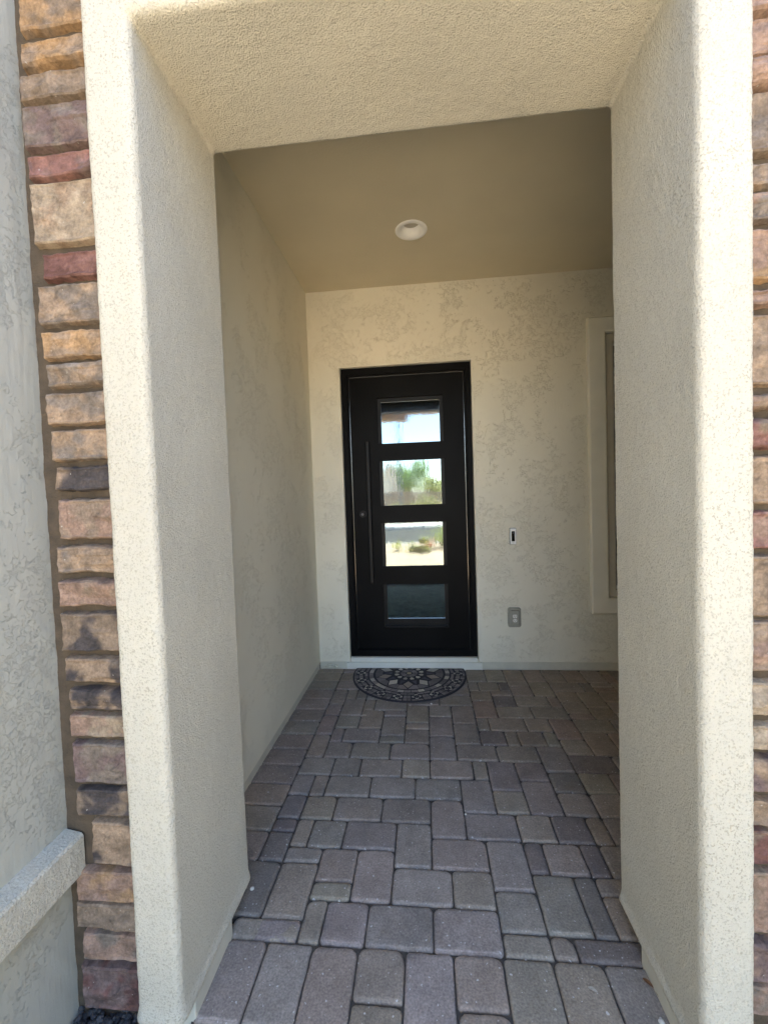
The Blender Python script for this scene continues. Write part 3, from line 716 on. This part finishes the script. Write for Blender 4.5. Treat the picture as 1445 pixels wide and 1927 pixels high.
# ------------------------------------------------------------------ door mat
def doormat():
    CX, CY = -.172, 3.418; TOP = D - .016
    root = empty('doormat', (CX, CY, 0), 'half-round mosaic patterned doormat lying in front of the black door', 'doormat')
    RX, RY = .460, .478
    def outline(k, n=120):
        pts = []
        for i in range(n):
            a = 2 * math.pi * i / n; pts.append((CX + RX * k * math.cos(a), CY + RY * k * math.sin(a)))
        return pts
    bm = bmesh.new()
    pts = outline(1.0); zb = .002
    A = [bm.verts.new((x, y, zb)) for x, y in pts]; B = [bm.verts.new((x, y, .0078)) for x, y in pts]
    C = [bm.verts.new((CX + (x - CX) * .992, CY + (y - CY) * .992, .0095)) for x, y in pts]
    n = len(pts)
    for P, Q in ((A, B), (B, C)):
        for i in range(n): bm.faces.new([P[i], P[(i + 1) % n], Q[(i + 1) % n], Q[i]])
    bm.faces.new(C); bm.faces.new(A[::-1])
    r = bmesh.ops.bisect_plane(bm, geom=bm.verts[:] + bm.edges[:] + bm.faces[:], plane_co=(0, TOP, 0), plane_no=(0, 1, 0), clear_outer=True)
    bmesh.ops.edgeloop_fill(bm, edges=[e for e in r['geom_cut'] if isinstance(e, bmesh.types.BMEdge)])
    link_bm('rubber_base', bm, M['matbase'], root)
    bm = bmesh.new(); lay = col_layer(bm); rnd = random.Random(5); Z = .0112
    greys = [(.21, .19, .19), (.26, .235, .235), (.17, .155, .155), (.29, .255, .245)]
    lights = [(.52, .49, .42), (.58, .54, .46), (.44, .41, .37)]; tans = [(.36, .27, .21), (.35, .30, .25)]; dark = (.12, .115, .135)
    def poly(P, c):
        # P in unit polar-cartesian coordinates, 1 = rim; shrink for dark grout
        mx = sum(p[0] for p in P) / len(P); my = sum(p[1] for p in P) / len(P)
        Q = []
        for p in P:
            d = math.hypot(p[0] - mx, p[1] - my) or 1; k = max(.3, 1 - .0055 / d); Q.append((mx + (p[0] - mx) * k, my + (p[1] - my) * k))
        vs = [bm.verts.new((CX + q[0] * RX, CY + q[1] * RY, Z)) for q in Q]
        f = bm.faces.new(vs)
        if f.normal.z < 0: f.normal_flip()
        k = rnd.uniform(.85, 1.15); paint(f, lay, tuple(x * k for x in c))
    pc = lambda r, a: (r * math.cos(a), r * math.sin(a))
    def wedge(r0, r1, a0, a1, c, n_=3):
        poly([pc(r0, a0 + (a1 - a0) * i / n_) for i in range(n_ + 1)] + [pc(r1, a1 - (a1 - a0) * i / n_) for i in range(n_ + 1)], c)
    tau = 2 * math.pi
    poly([pc(.048, tau * i / 20) for i in range(20)], (.40, .34, .24))
    for i in range(12):
        a = tau * i / 12; da = tau / 12
        wedge(.060, .155, a, a + da, greys[i % 3])
        # heart-like petals
        b = a + da / 2
        poly([pc(.165, b), pc(.215, b - .19), pc(.250, b - .15), pc(.268, b - .07), pc(.255, b), pc(.268, b + .07), pc(.250, b + .15), pc(.215, b + .19)], lights[i % 3])
    # inner mosaic field, r .29 - .61
    for i in range(10):
        a = tau * (i + .5) / 10; h = tau / 20
        poly([pc(.315, a), pc(.44, a - h * .62), pc(.565, a), pc(.44, a + h * .62)], tans[i % 2] if i % 2 else lights[rnd.randrange(3)])
        b = a + h
        poly([pc(.305, b - h * .5), pc(.305, b + h * .5), pc(.40, b + h * .16), pc(.455, b), pc(.40, b - h * .16)], dark)
        poly([pc(.475, b), pc(.455, b + h * .42), pc(.600, b + h * .98), pc(.605, b + h * .5), pc(.605, b)], greys[rnd.randrange(4)])
        poly([pc(.475, b), pc(.605, b), pc(.605, b - h * .5), pc(.600, b - h * .98), pc(.455, b - h * .42)], greys[rnd.randrange(4)])
    for i in range(38): wedge(.635, .715, tau * i / 38, tau * (i + 1) / 38, (lights if i % 3 == 0 or rnd.random() < .25 else greys)[rnd.randrange(3)], 2)
    NF = 18
    for i in range(NF):
        a = tau * (i + .5) / NF - tau / 4; h = tau / NF / 2; fr_ = .855; ca, sa = pc(fr_, a)
        # wedge-shaped streaky background pieces between flowers
        for r0, r1, s0, s1 in ((.735, .80, -h, h), ):
            wedge(r0, r1 - .01, a - h, a - h * .15, greys[rnd.randrange(4)]); wedge(r0, r1 - .01, a + h * .15, a + h, greys[rnd.randrange(4)])
        for q in (-1, 1):
            for t in range(2):
                wedge(.815 + t * .085, .895 + t * .08, a + q * h * .62, a + q * h * 1.0, greys[rnd.randrange(4)])
        wedge(.935, .978, a - h * .55, a, greys[rnd.randrange(4)]); wedge(.935, .978, a, a + h * .55, greys[rnd.randrange(4)])
        for k in range(4):
            t = a + math.pi / 4 * 0 + k * math.pi / 2
            px_, py_ = ca + .050 * math.cos(t), sa + .050 * math.sin(t)
            pts_o = [(px_ + .033 * math.cos(s), py_ + .033 * math.sin(s)) for s in [t - 2.3 + 4.6 * j / 8 for j in range(9)]]
            pts_i = [(px_ + .014 * math.cos(s), py_ + .014 * math.sin(s)) for s in [t + 2.3 - 4.6 * j / 8 for j in range(9)]]
            poly(pts_o + pts_i, lights[rnd.randrange(3)])
        poly([(ca + .012 * math.cos(s), sa + .012 * math.sin(s)) for s in [tau * j / 8 for j in range(8)]], greys[1])
    bmesh.ops.bisect_plane(bm, geom=bm.verts[:] + bm.edges[:] + bm.faces[:], plane_co=(0, TOP - .004, 0), plane_no=(0, 1, 0), clear_outer=True)
    for f in bm.faces:
        if f.normal.z < 0: f.normal_flip()
    r = bmesh.ops.extrude_face_region(bm, geom=bm.faces[:])
    bmesh.ops.translate(bm, verts=[g for g in r['geom'] if isinstance(g, bmesh.types.BMVert)], vec=(0, 0, .0009))
    link_bm('mosaic_print', bm, M['mat'], root)
doormat()

# ------------------------------------------------------------------ gravel bed by the wall, chips, leaves
def gravel():
    mt = simple('dark_pebbles', (.055, .055, .060), .7, vary=.4, scale=40)
    bm = bmesh.new(); rnd = random.Random(2)
    def peb(x, y, z, r):
        q = [rnd.uniform(.7, 1.3) for _ in range(3)]
        b = bmesh.ops.create_icosphere(bm, subdivisions=1, radius=r)
        a = rnd.uniform(0, 6.28)
        for v in b['verts']:
            c = v.co; c.x *= q[0]; c.y *= q[1]; c.z *= q[2] * .7
            c.x, c.y = c.x * math.cos(a) - c.y * math.sin(a), c.x * math.sin(a) + c.y * math.cos(a); c += Vector((x, y, z))
    for _ in range(2600):
        x, y = rnd.uniform(-1.08, -.55), rnd.uniform(.7, 1.14); peb(x, y, -.058 + rnd.uniform(-.015, .012), rnd.uniform(.006, .012))
    for _ in range(1500):
        x, y = rnd.uniform(-.7, .72), rnd.uniform(.86, 1.078); peb(x, y, -.052 + rnd.uniform(-.012, .010), rnd.uniform(.006, .012))
    o = link_bm('pebble_bed', bm, mt, base=(-.8, .95, -.06)); tag(o, 'dark pebbles along the foot of the wall and pavers', 'gravel', kind='stuff')
    o = mkbox('pebble_base', (-1.08, .76, .5, 1.12, -.109, -.075), mt); tag(o, 'dark soil under the pebbles', 'soil', kind='structure')
gravel()
chip = simple('white_chip', (.62, .60, .55), .8)
def chips():
    rnd = random.Random(8)
    spots = [((-.695, 1.486), .008, 'white pebble beside the back corner of the left pillar'), ((.6015, 1.168), .0085, 'pale pebble stuck in the joint near the right pillar'),
             ((-.0, 2.93), .007, 'white crumb on the pavers just below the doormat'), ((-.355, 1.46), .004, 'small white crumb on the olive paver right of the left pillar'),
             ((.14, 1.905), .005, 'tiny white crumb at a paver corner in the middle of the porch')]
    for (x, y), r, lab in spots:
        bm = bmesh.new(); bmesh.ops.create_icosphere(bm, subdivisions=2, radius=r)
        for v in bm.verts:
            v.co *= 1 + .35 * nz(v.co.x, v.co.y, v.co.z, 120, x * 9); v.co.z *= .6; v.co += Vector((x, y, r * .5))
        o = link_bm('pebble', bm, chip, base=(x, y, 0)); tag(o, lab, 'pebble', 'white pebbles scattered on the pavers')
chips()
def leaf(name, x, y, z, L_, W_, rot, mat, label, curl=.4, group=None):
    bm = bmesh.new(); n = 8; rows = []
    for i in range(n + 1):
        t = i / n; w_ = W_ * math.sin(math.pi * min(1, t * .95 + .05)) ** .8; lx = (t - .5) * L_
        rows.append([(lx, s * w_ / 2, .004 + curl * W_ * abs(s) * .5 + .1 * L_ * math.sin(t * 3)) for s in (-1, 0, 1)])
    V = [[bm.verts.new(Matrix.Rotation(rot, 3, 'Z') @ Vector(p) + Vector((x, y, z))) for p in r] for r in rows]
    for a, b in zip(V, V[1:]):
        for k in range(2): bm.faces.new([a[k], b[k], b[k + 1], a[k + 1]])
    r = bmesh.ops.extrude_face_region(bm, geom=bm.faces[:]); bmesh.ops.translate(bm, verts=[g for g in r['geom'] if isinstance(g, bmesh.types.BMVert)], vec=(0, 0, .0006))
    o = link_bm(name, bm, mat, base=(x, y, z)); tag(o, label, 'leaf', group); return o
lm = simple('dry_leaf', (.16, .075, .035), .8, vary=.4, scale=90); lm2 = simple('pale_leaf', (.42, .38, .32), .8, vary=.2, scale=90)
leaf('dry_leaf', .612, 1.262, -.001, .03, .012, -.9, lm, 'curled brown dry leaf at the foot of the right pillar', group='dry leaves by the right pillar')
leaf('dry_leaf', .627, 1.228, -.001, .026, .009, -1.3, lm, 'narrow brown dry leaf nearest the front at the foot of the right pillar', group='dry leaves by the right pillar')
leaf('pale_leaf', -.453, 2.745, 0, .040, .017, .35, lm2, 'small pale fallen leaf on a grey paver below the left of the doormat')
leaf('paper_fleck', .445, 1.234, 0, .026, .010, -.5, lm2, 'small pale fleck on a front paver near the right pillar', .1)
def scrap():
    root = empty('caulk_scrap', (-.86, D - .02, 0), 'crumpled off-white scrap lying in the corner left of the door', 'scrap')
    bm = bmesh.new(); n = 26
    for (x0, x1, z, r) in ((-.925, -.80, .012, .006), (-.885, -.80, .030, .009)):
        prev = None
        for i in range(n + 1):
            t = i / n; x = x0 + (x1 - x0) * t; rr = r * (.6 + .6 * math.sin(math.pi * t)) * (1 + .4 * nz(x, z, 1, 60))
            ring = [bm.verts.new((x, D - .018 + rr * math.cos(a) + .004 * nz(x, 0, 0, 40), z + .008 * math.sin(t * 3) + rr * math.sin(a))) for a in [6.283 * k / 8 for k in range(8)]]
            if prev:
                for k in range(8): bm.faces.new([prev[k], prev[(k + 1) % 8], ring[(k + 1) % 8], ring[k]])
            prev = ring
    cyl(bm, (-.80, D - .026, .024), (0, 1, 0), .013, .014, 14)
    bmesh.ops.recalc_face_normals(bm, faces=bm.faces[:])
    link_bm('strip', bm, simple('old_caulk', (.62, .60, .50), .8, vary=.15, scale=60), root, smooth=True)
scrap()

# ------------------------------------------------------------------ hall behind the door and the yard beyond it
YI = 6.45
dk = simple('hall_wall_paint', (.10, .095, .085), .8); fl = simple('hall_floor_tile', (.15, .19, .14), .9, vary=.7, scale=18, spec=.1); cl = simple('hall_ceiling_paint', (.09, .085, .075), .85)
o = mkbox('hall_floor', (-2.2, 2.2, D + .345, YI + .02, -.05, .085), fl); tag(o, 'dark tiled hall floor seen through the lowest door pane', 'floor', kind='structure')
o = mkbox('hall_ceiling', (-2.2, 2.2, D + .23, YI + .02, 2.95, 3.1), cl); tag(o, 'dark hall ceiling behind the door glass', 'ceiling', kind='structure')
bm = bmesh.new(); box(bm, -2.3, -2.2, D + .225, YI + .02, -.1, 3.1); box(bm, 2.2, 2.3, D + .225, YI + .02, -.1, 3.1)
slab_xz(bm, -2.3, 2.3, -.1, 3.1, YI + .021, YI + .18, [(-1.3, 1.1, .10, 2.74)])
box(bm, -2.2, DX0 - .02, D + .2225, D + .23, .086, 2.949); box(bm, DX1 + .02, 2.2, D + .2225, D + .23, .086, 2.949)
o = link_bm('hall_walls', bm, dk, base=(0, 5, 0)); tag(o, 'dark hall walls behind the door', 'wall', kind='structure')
def patio():
    root = empty('patio_cover', (0, 8.2, 0), 'brown patio cover with a stepped edge seen through the top door pane', 'patio cover')
    mt = simple('patio_stucco', (.42, .31, .22), .9, vary=.1, scale=8, bs=.5, bd=.004, bscale=40)
    zr = CAM_Z + .186 * 9.6; zl = CAM_Z + .172 * 9.6; xs = atY(768, 790, 9.6)[0]
    bm = bmesh.new(); box(bm, -3, 3.5, YI + .19, 9.599, 3.32, 3.45); link_bm('soffit', bm, mt, root)
    bm = bmesh.new(); box(bm, -3, xs, 9.3, 9.6, zl - .0, 3.319); link_bm('beam', bm, mt, root)
    bm = bmesh.new(); box(bm, xs, 3.5, 9.3, 9.6, zr, 3.318); link_bm('beam', bm, mt, root)
    bm = bmesh.new(); box(bm, -2.9, -2.6, 9.3, 9.6, -.1, zl); link_bm('post', bm, mt, root)
    bm = bmesh.new(); box(bm, 3.1, 3.4, 9.3, 9.6, -.1, zr); link_bm('post', bm, mt, root)
patio()
yard = [('road', (-60, 60, 10.6, 13.6), -.104, simple('asphalt', (.10, .105, .098), 1.0, vary=.15, scale=2, spec=0.0)), ('sidewalk', (-60, 60, 13.75, 15.2), -.09, simple('kerb_concrete', (.62, .60, .54), .9))]
# raise the back yard so that it meets the hall floor
gy = None
for g in bpy.data.objects:
    if g.name == 'ground': gy = g
bm = bmesh.new(); box(bm, -70, 70, YI + .19, 12.9, -.3, -.003); box(bm, -70, 70, 21.4, 90, -.3, -.004)
o = link_bm('yard_gravel', bm, gy.data.materials[0], base=(0, 10, 0)); tag(o, 'sunlit tan gravel yard behind the house', 'yard', kind='structure')
bm = bmesh.new(); box(bm, -70, 70, 13.05, 18.9, -.3, -.06); o = link_bm('road', bm, yard[0][3], base=(0, 12, 0)); tag(o, 'grey asphalt road beyond the yard', 'road', kind='structure')
bm = bmesh.new(); box(bm, -70, 70, 12.901, 13.049, -.3, .01); box(bm, -70, 70, 18.901, 21.399, -.3, .06); o = link_bm('kerb', bm, yard[1][3], base=(0, 14, 0)); tag(o, 'pale concrete kerbs and sidewalk on both sides of the road', 'kerb', kind='structure')
def lamp_pole():
    x, _ = atY(752.5, 900, 22); root = empty('street_pole', (x, 22, 0), 'thin grey pole beyond the road seen through the upper door panes', 'pole')
    bm = bmesh.new(); cyl(bm, (x, 22, 0), (0, 0, 1), .065, 7.6, 14, .055); link_bm('shaft', bm, simple('galvanised', (.22, .23, .24), .5, vary=.1), root)
    bm = bmesh.new(); cyl(bm, (x, 22, 0), (0, 0, 1), .11, .25, 14); link_bm('base', bm, simple('pole_base', (.2, .2, .2), .6), root)
lamp_pole()
def fence():
    root = empty('picket_fence', (0, 24, 0), 'brown slatted fence in the distance through the door glass', 'fence')
    mt = simple('fence_wood', (.46, .33, .22), .9, vary=.3, scale=3); bm = bmesh.new(); x = -9
    rnd = random.Random(4)
    while x < 9:
        box(bm, x, x + .11, 24, 24.03, 0.02, 1.66 + rnd.uniform(-.04, .04)); x += .135
    link_bm('slats', bm, mt, root)
    bm = bmesh.new()
    for z in (.35, 1.25): box(bm, -9, 9, 24.031, 24.07, z, z + .08)
    link_bm('rails', bm, mt, root)
fence()
def house(name, Y, x0, x1, z_e, z_p, xp, label, wallc, roofc, depth=8):
    root = empty(name, ((x0 + x1) / 2, Y, 0), label, 'house')
    wm = simple(name + '_wall', wallc, .9, vary=.04, scale=1); rm = simple(name + '_roof', roofc, .9, vary=.2, scale=2)
    bm = bmesh.new()
    P = [(x0, 0), (x1, 0), (x1, z_e), (xp, z_p), (x0, z_e)]
    A = [bm.verts.new((x, Y, z)) for x, z in P]; B = [bm.verts.new((x, Y + depth, z)) for x, z in P]
    bm.faces.new(A); bm.faces.new(B[::-1])
    for i in range(5): bm.faces.new([A[i], A[(i + 1) % 5], B[(i + 1) % 5], B[i]])
    bmesh.ops.recalc_face_normals(bm, faces=bm.faces[:]); wl = link_bm('wall', bm, wm, root)
    bm = bmesh.new()
    for xa, s in ((x0, -1), (x1, 1)):
        dx = .25 * s; dz = -(z_p - z_e) / abs(xp - xa) * .25
        q = [(xa + dx, z_e + dz + .02), (xp, z_p + .02), (xp, z_p + .16), (xa + dx, z_e + dz + .16)]
        a = [bm.verts.new((x, Y - .3, z)) for x, z in q]; b = [bm.verts.new((x, Y + depth + .3, z)) for x, z in q]
        bm.faces.new(a); bm.faces.new(b[::-1])
        for i in range(4): bm.faces.new([a[i], a[(i + 1) % 4], b[(i + 1) % 4], b[i]])
    bmesh.ops.recalc_face_normals(bm, faces=bm.faces[:]); link_bm('roof', bm, rm, root)
    wx = xp + .3 * (x1 - xp); ww = .34 * (x1 - xp)
    fr = link_bm('window', (lambda b_: (box(b_, wx, wx + ww, Y - .05, Y - .002, z_e * .35, z_e * .85), b_)[1])(bmesh.new()), simple(name + '_winframe', (.7, .68, .6), .7), root)
    link_bm('pane', (lambda b_: (box(b_, wx + .06, wx + ww - .06, Y - .07, Y - .051, z_e * .4, z_e * .8), b_)[1])(bmesh.new()), simple(name + '_glass', (.1, .12, .12), .2), fr)
def hz(px, py, Y): return atY(px, py, Y)
a = hz(742, 911, 38); p_ = hz(731, 871, 38); a0 = hz(716, 905, 38)
house('gabled_house', 38, a0[0] - .4, a[0], a[1], p_[1], p_[0], 'cream gabled house in the distance, leftmost through the second door pane', (.88, .82, .68), (.42, .34, .30))
a = hz(770, 911, 46); p_ = hz(754, 889, 46); a0 = hz(740, 911, 46)
house('tiled_house', 46, a0[0], a[0], a[1], p_[1], p_[0], 'low tan house with a tiled roof behind the pole through the second door pane', (.60, .52, .40), (.48, .36, .28))
def leaf_mat(name, c):
    mt, n, b, N, L = new_mat(name); v = coords(n); f = noi(n, v, 3, 3)
    L.new(ramp(n, f, [(0.3, tuple(x * .6 for x in c)), (0.7, tuple(x * 1.3 for x in c))]), b.inputs['Base Color']); b.inputs['Roughness'].default_value = .7
    tr = N.new('ShaderNodeBsdfTranslucent'); tr.inputs[0].default_value = (c[0] * 1.6, c[1] * 1.6, c[2], 1)
    mx = N.new('ShaderNodeMixShader'); mx.inputs[0].default_value = .35
    L.new(b.outputs[0], mx.inputs[1]); L.new(tr.outputs[0], mx.inputs[2]); L.new(mx.outputs[0], N['Material Output'].inputs[0])
    return mt
def tree(name, x, y, h, w_, label, c, cat='tree', seed=1, nleaf=2600, ls=.12, trunk=.35):
    rnd = random.Random(seed); root = empty(name, (x, y, 0), label, cat)
    bm = bmesh.new(); cyl(bm, (x, y, 0), (0, 0, 1), h * .035, h * trunk, 10, h * .02)
    for k in range(5):
        a = rnd.uniform(0, 6.28); cyl(bm, (x, y, h * trunk * .9), (math.cos(a) * .6, math.sin(a) * .6, 1), h * .018, h * .35, 8, h * .006)
    link_bm('trunk', bm, simple(name + '_bark', (.16, .12, .08), .9), root)
    bm = bmesh.new(); cl_ = [(x + rnd.uniform(-.5, .5) * w_ * .7, y + rnd.uniform(-.5, .5) * w_ * .7, h * (trunk + .12 + rnd.uniform(0, 1) * (.8 - trunk)), rnd.uniform(.16, .30) * w_) for _ in range(15)]
    for _ in range(nleaf):
        cx, cy, cz, r = rnd.choice(cl_); d = Vector((rnd.gauss(0, 1), rnd.gauss(0, 1), rnd.gauss(0, 1))).normalized() * r * rnd.uniform(.4, 1.05)
        q = Vector((rnd.uniform(-1, 1), rnd.uniform(-1, 1), rnd.uniform(-1, 1))).normalized().to_track_quat('Z', 'Y').to_matrix(); s = ls * rnd.uniform(.5, 1.2)
        bm.faces.new([bm.verts.new(Vector((cx, cy, cz)) + d + q @ Vector(p)) for p in ((-s, -s * .4, 0), (0, -s * .5, 0), (s, 0, 0), (0, s * .5, 0))])
    link_bm('crown', bm, leaf_mat(name + '_leaf', c), root)
x, _ = hz(774, 900, 44); tree('shade_tree', x, 43, 4.7, 3.4, 'bushy green shade tree right of the tiled house through the second door pane', (.26, .38, .10), seed=3, nleaf=4500)
x, _ = hz(824, 905, 40); tree('shade_tree', x, 40, 2.9, 2.4, 'smaller yellow green tree at the right edge of the second door pane', (.40, .42, .15), seed=9)
for i, (px, h_, w_, lab) in enumerate([(738, .8, 1.2, 'low shrub in front of the fence below the gabled house'), (765, .9, 1.6, 'broad shrub in front of the fence right of the pole'), (797, 1.3, 1.5, 'rounded shrub in front of the fence below the shade tree'), (822, 1.5, 1.4, 'taller shrub in front of the fence at the right')]):
    x, _ = hz(px, 930, 22); tree('shrub', x, 22 + .3 * i, h_, w_, lab, (.34, .33, .16), 'shrub', seed=20 + i, nleaf=700, ls=.07, trunk=.15)
def blades(name, x, y, n, L_, W_, label, c, cat, seed, lean=(.2, 1.2), z=0):
    rnd = random.Random(seed); root = empty(name, (x, y, z), label, cat); bm = bmesh.new()
    for k in range(n):
        a = 6.283 * k / n + rnd.uniform(-.2, .2); le = rnd.uniform(*lean); l_ = L_ * rnd.uniform(.7, 1.1); prev = None
        for i in range(6):
            t = i / 5; ang = le * (.5 + .7 * t); r = l_ * t * math.sin(ang); zz = l_ * t * math.cos(ang); w_ = W_ * (1 - t) * (.6 + t) + .002
            c0 = Vector((x + r * math.cos(a), y + r * math.sin(a), z + zz)); s = Vector((-math.sin(a), math.cos(a), 0)) * w_
            u_ = Vector((0, 0, w_ * .35)); cur = [bm.verts.new(c0 - s + u_), bm.verts.new(c0), bm.verts.new(c0 + s + u_)]
            if prev:
                for j in range(2): bm.faces.new([prev[j], cur[j], cur[j + 1], prev[j + 1]])
            prev = cur
    link_bm('leaves', bm, leaf_mat(name + '_blade', c), root)
x, _ = hz(749, 1030, 11.2); blades('agave', x, 11.2, 34, .34, .026, 'spiky yellow green agave leftmost in the third door pane', (.40, .42, .14), 'plant', 1)
x, _ = hz(808, 1030, 11.4); blades('agave', x, 11.4, 26, .42, .04, 'pinkish broad-leaved agave right of the prickly pear', (.60, .36, .32), 'plant', 2)
x, _ = hz(832, 1020, 11.8); blades('palm_bush', x, 11.8, 60, .85, .020, 'feathery green palm bush at the right edge of the third door pane', (.28, .34, .12), 'plant', 3, (.2, 1.4))
def pear():
    x, _ = hz(785, 1040, 10.8); root = empty('prickly_pear', (x, 10.8, 0), 'green prickly pear cactus with flat pads in the middle of the third door pane', 'cactus'); rnd = random.Random(6); bm = bmesh.new()
    for k in range(16):
        px_ = x + rnd.uniform(-.27, .27); z = rnd.choice([.08, .08, .2, .3]); r = rnd.uniform(.06, .085)
        b = bmesh.ops.create_icosphere(bm, subdivisions=2, radius=r); mt_ = Matrix.Rotation(rnd.uniform(-.8, .8), 3, 'Z') @ Matrix.Rotation(rnd.uniform(-.5, .5), 3, 'Y')
        for v in b['verts']: c = v.co.copy(); c.y *= .22; c.z *= 1.25; v.co = mt_ @ c + Vector((px_, 10.8 + rnd.uniform(-.15, .15), z))
    link_bm('pads', bm, leaf_mat('cactus_pad', (.62, .64, .42)), root)
pear()
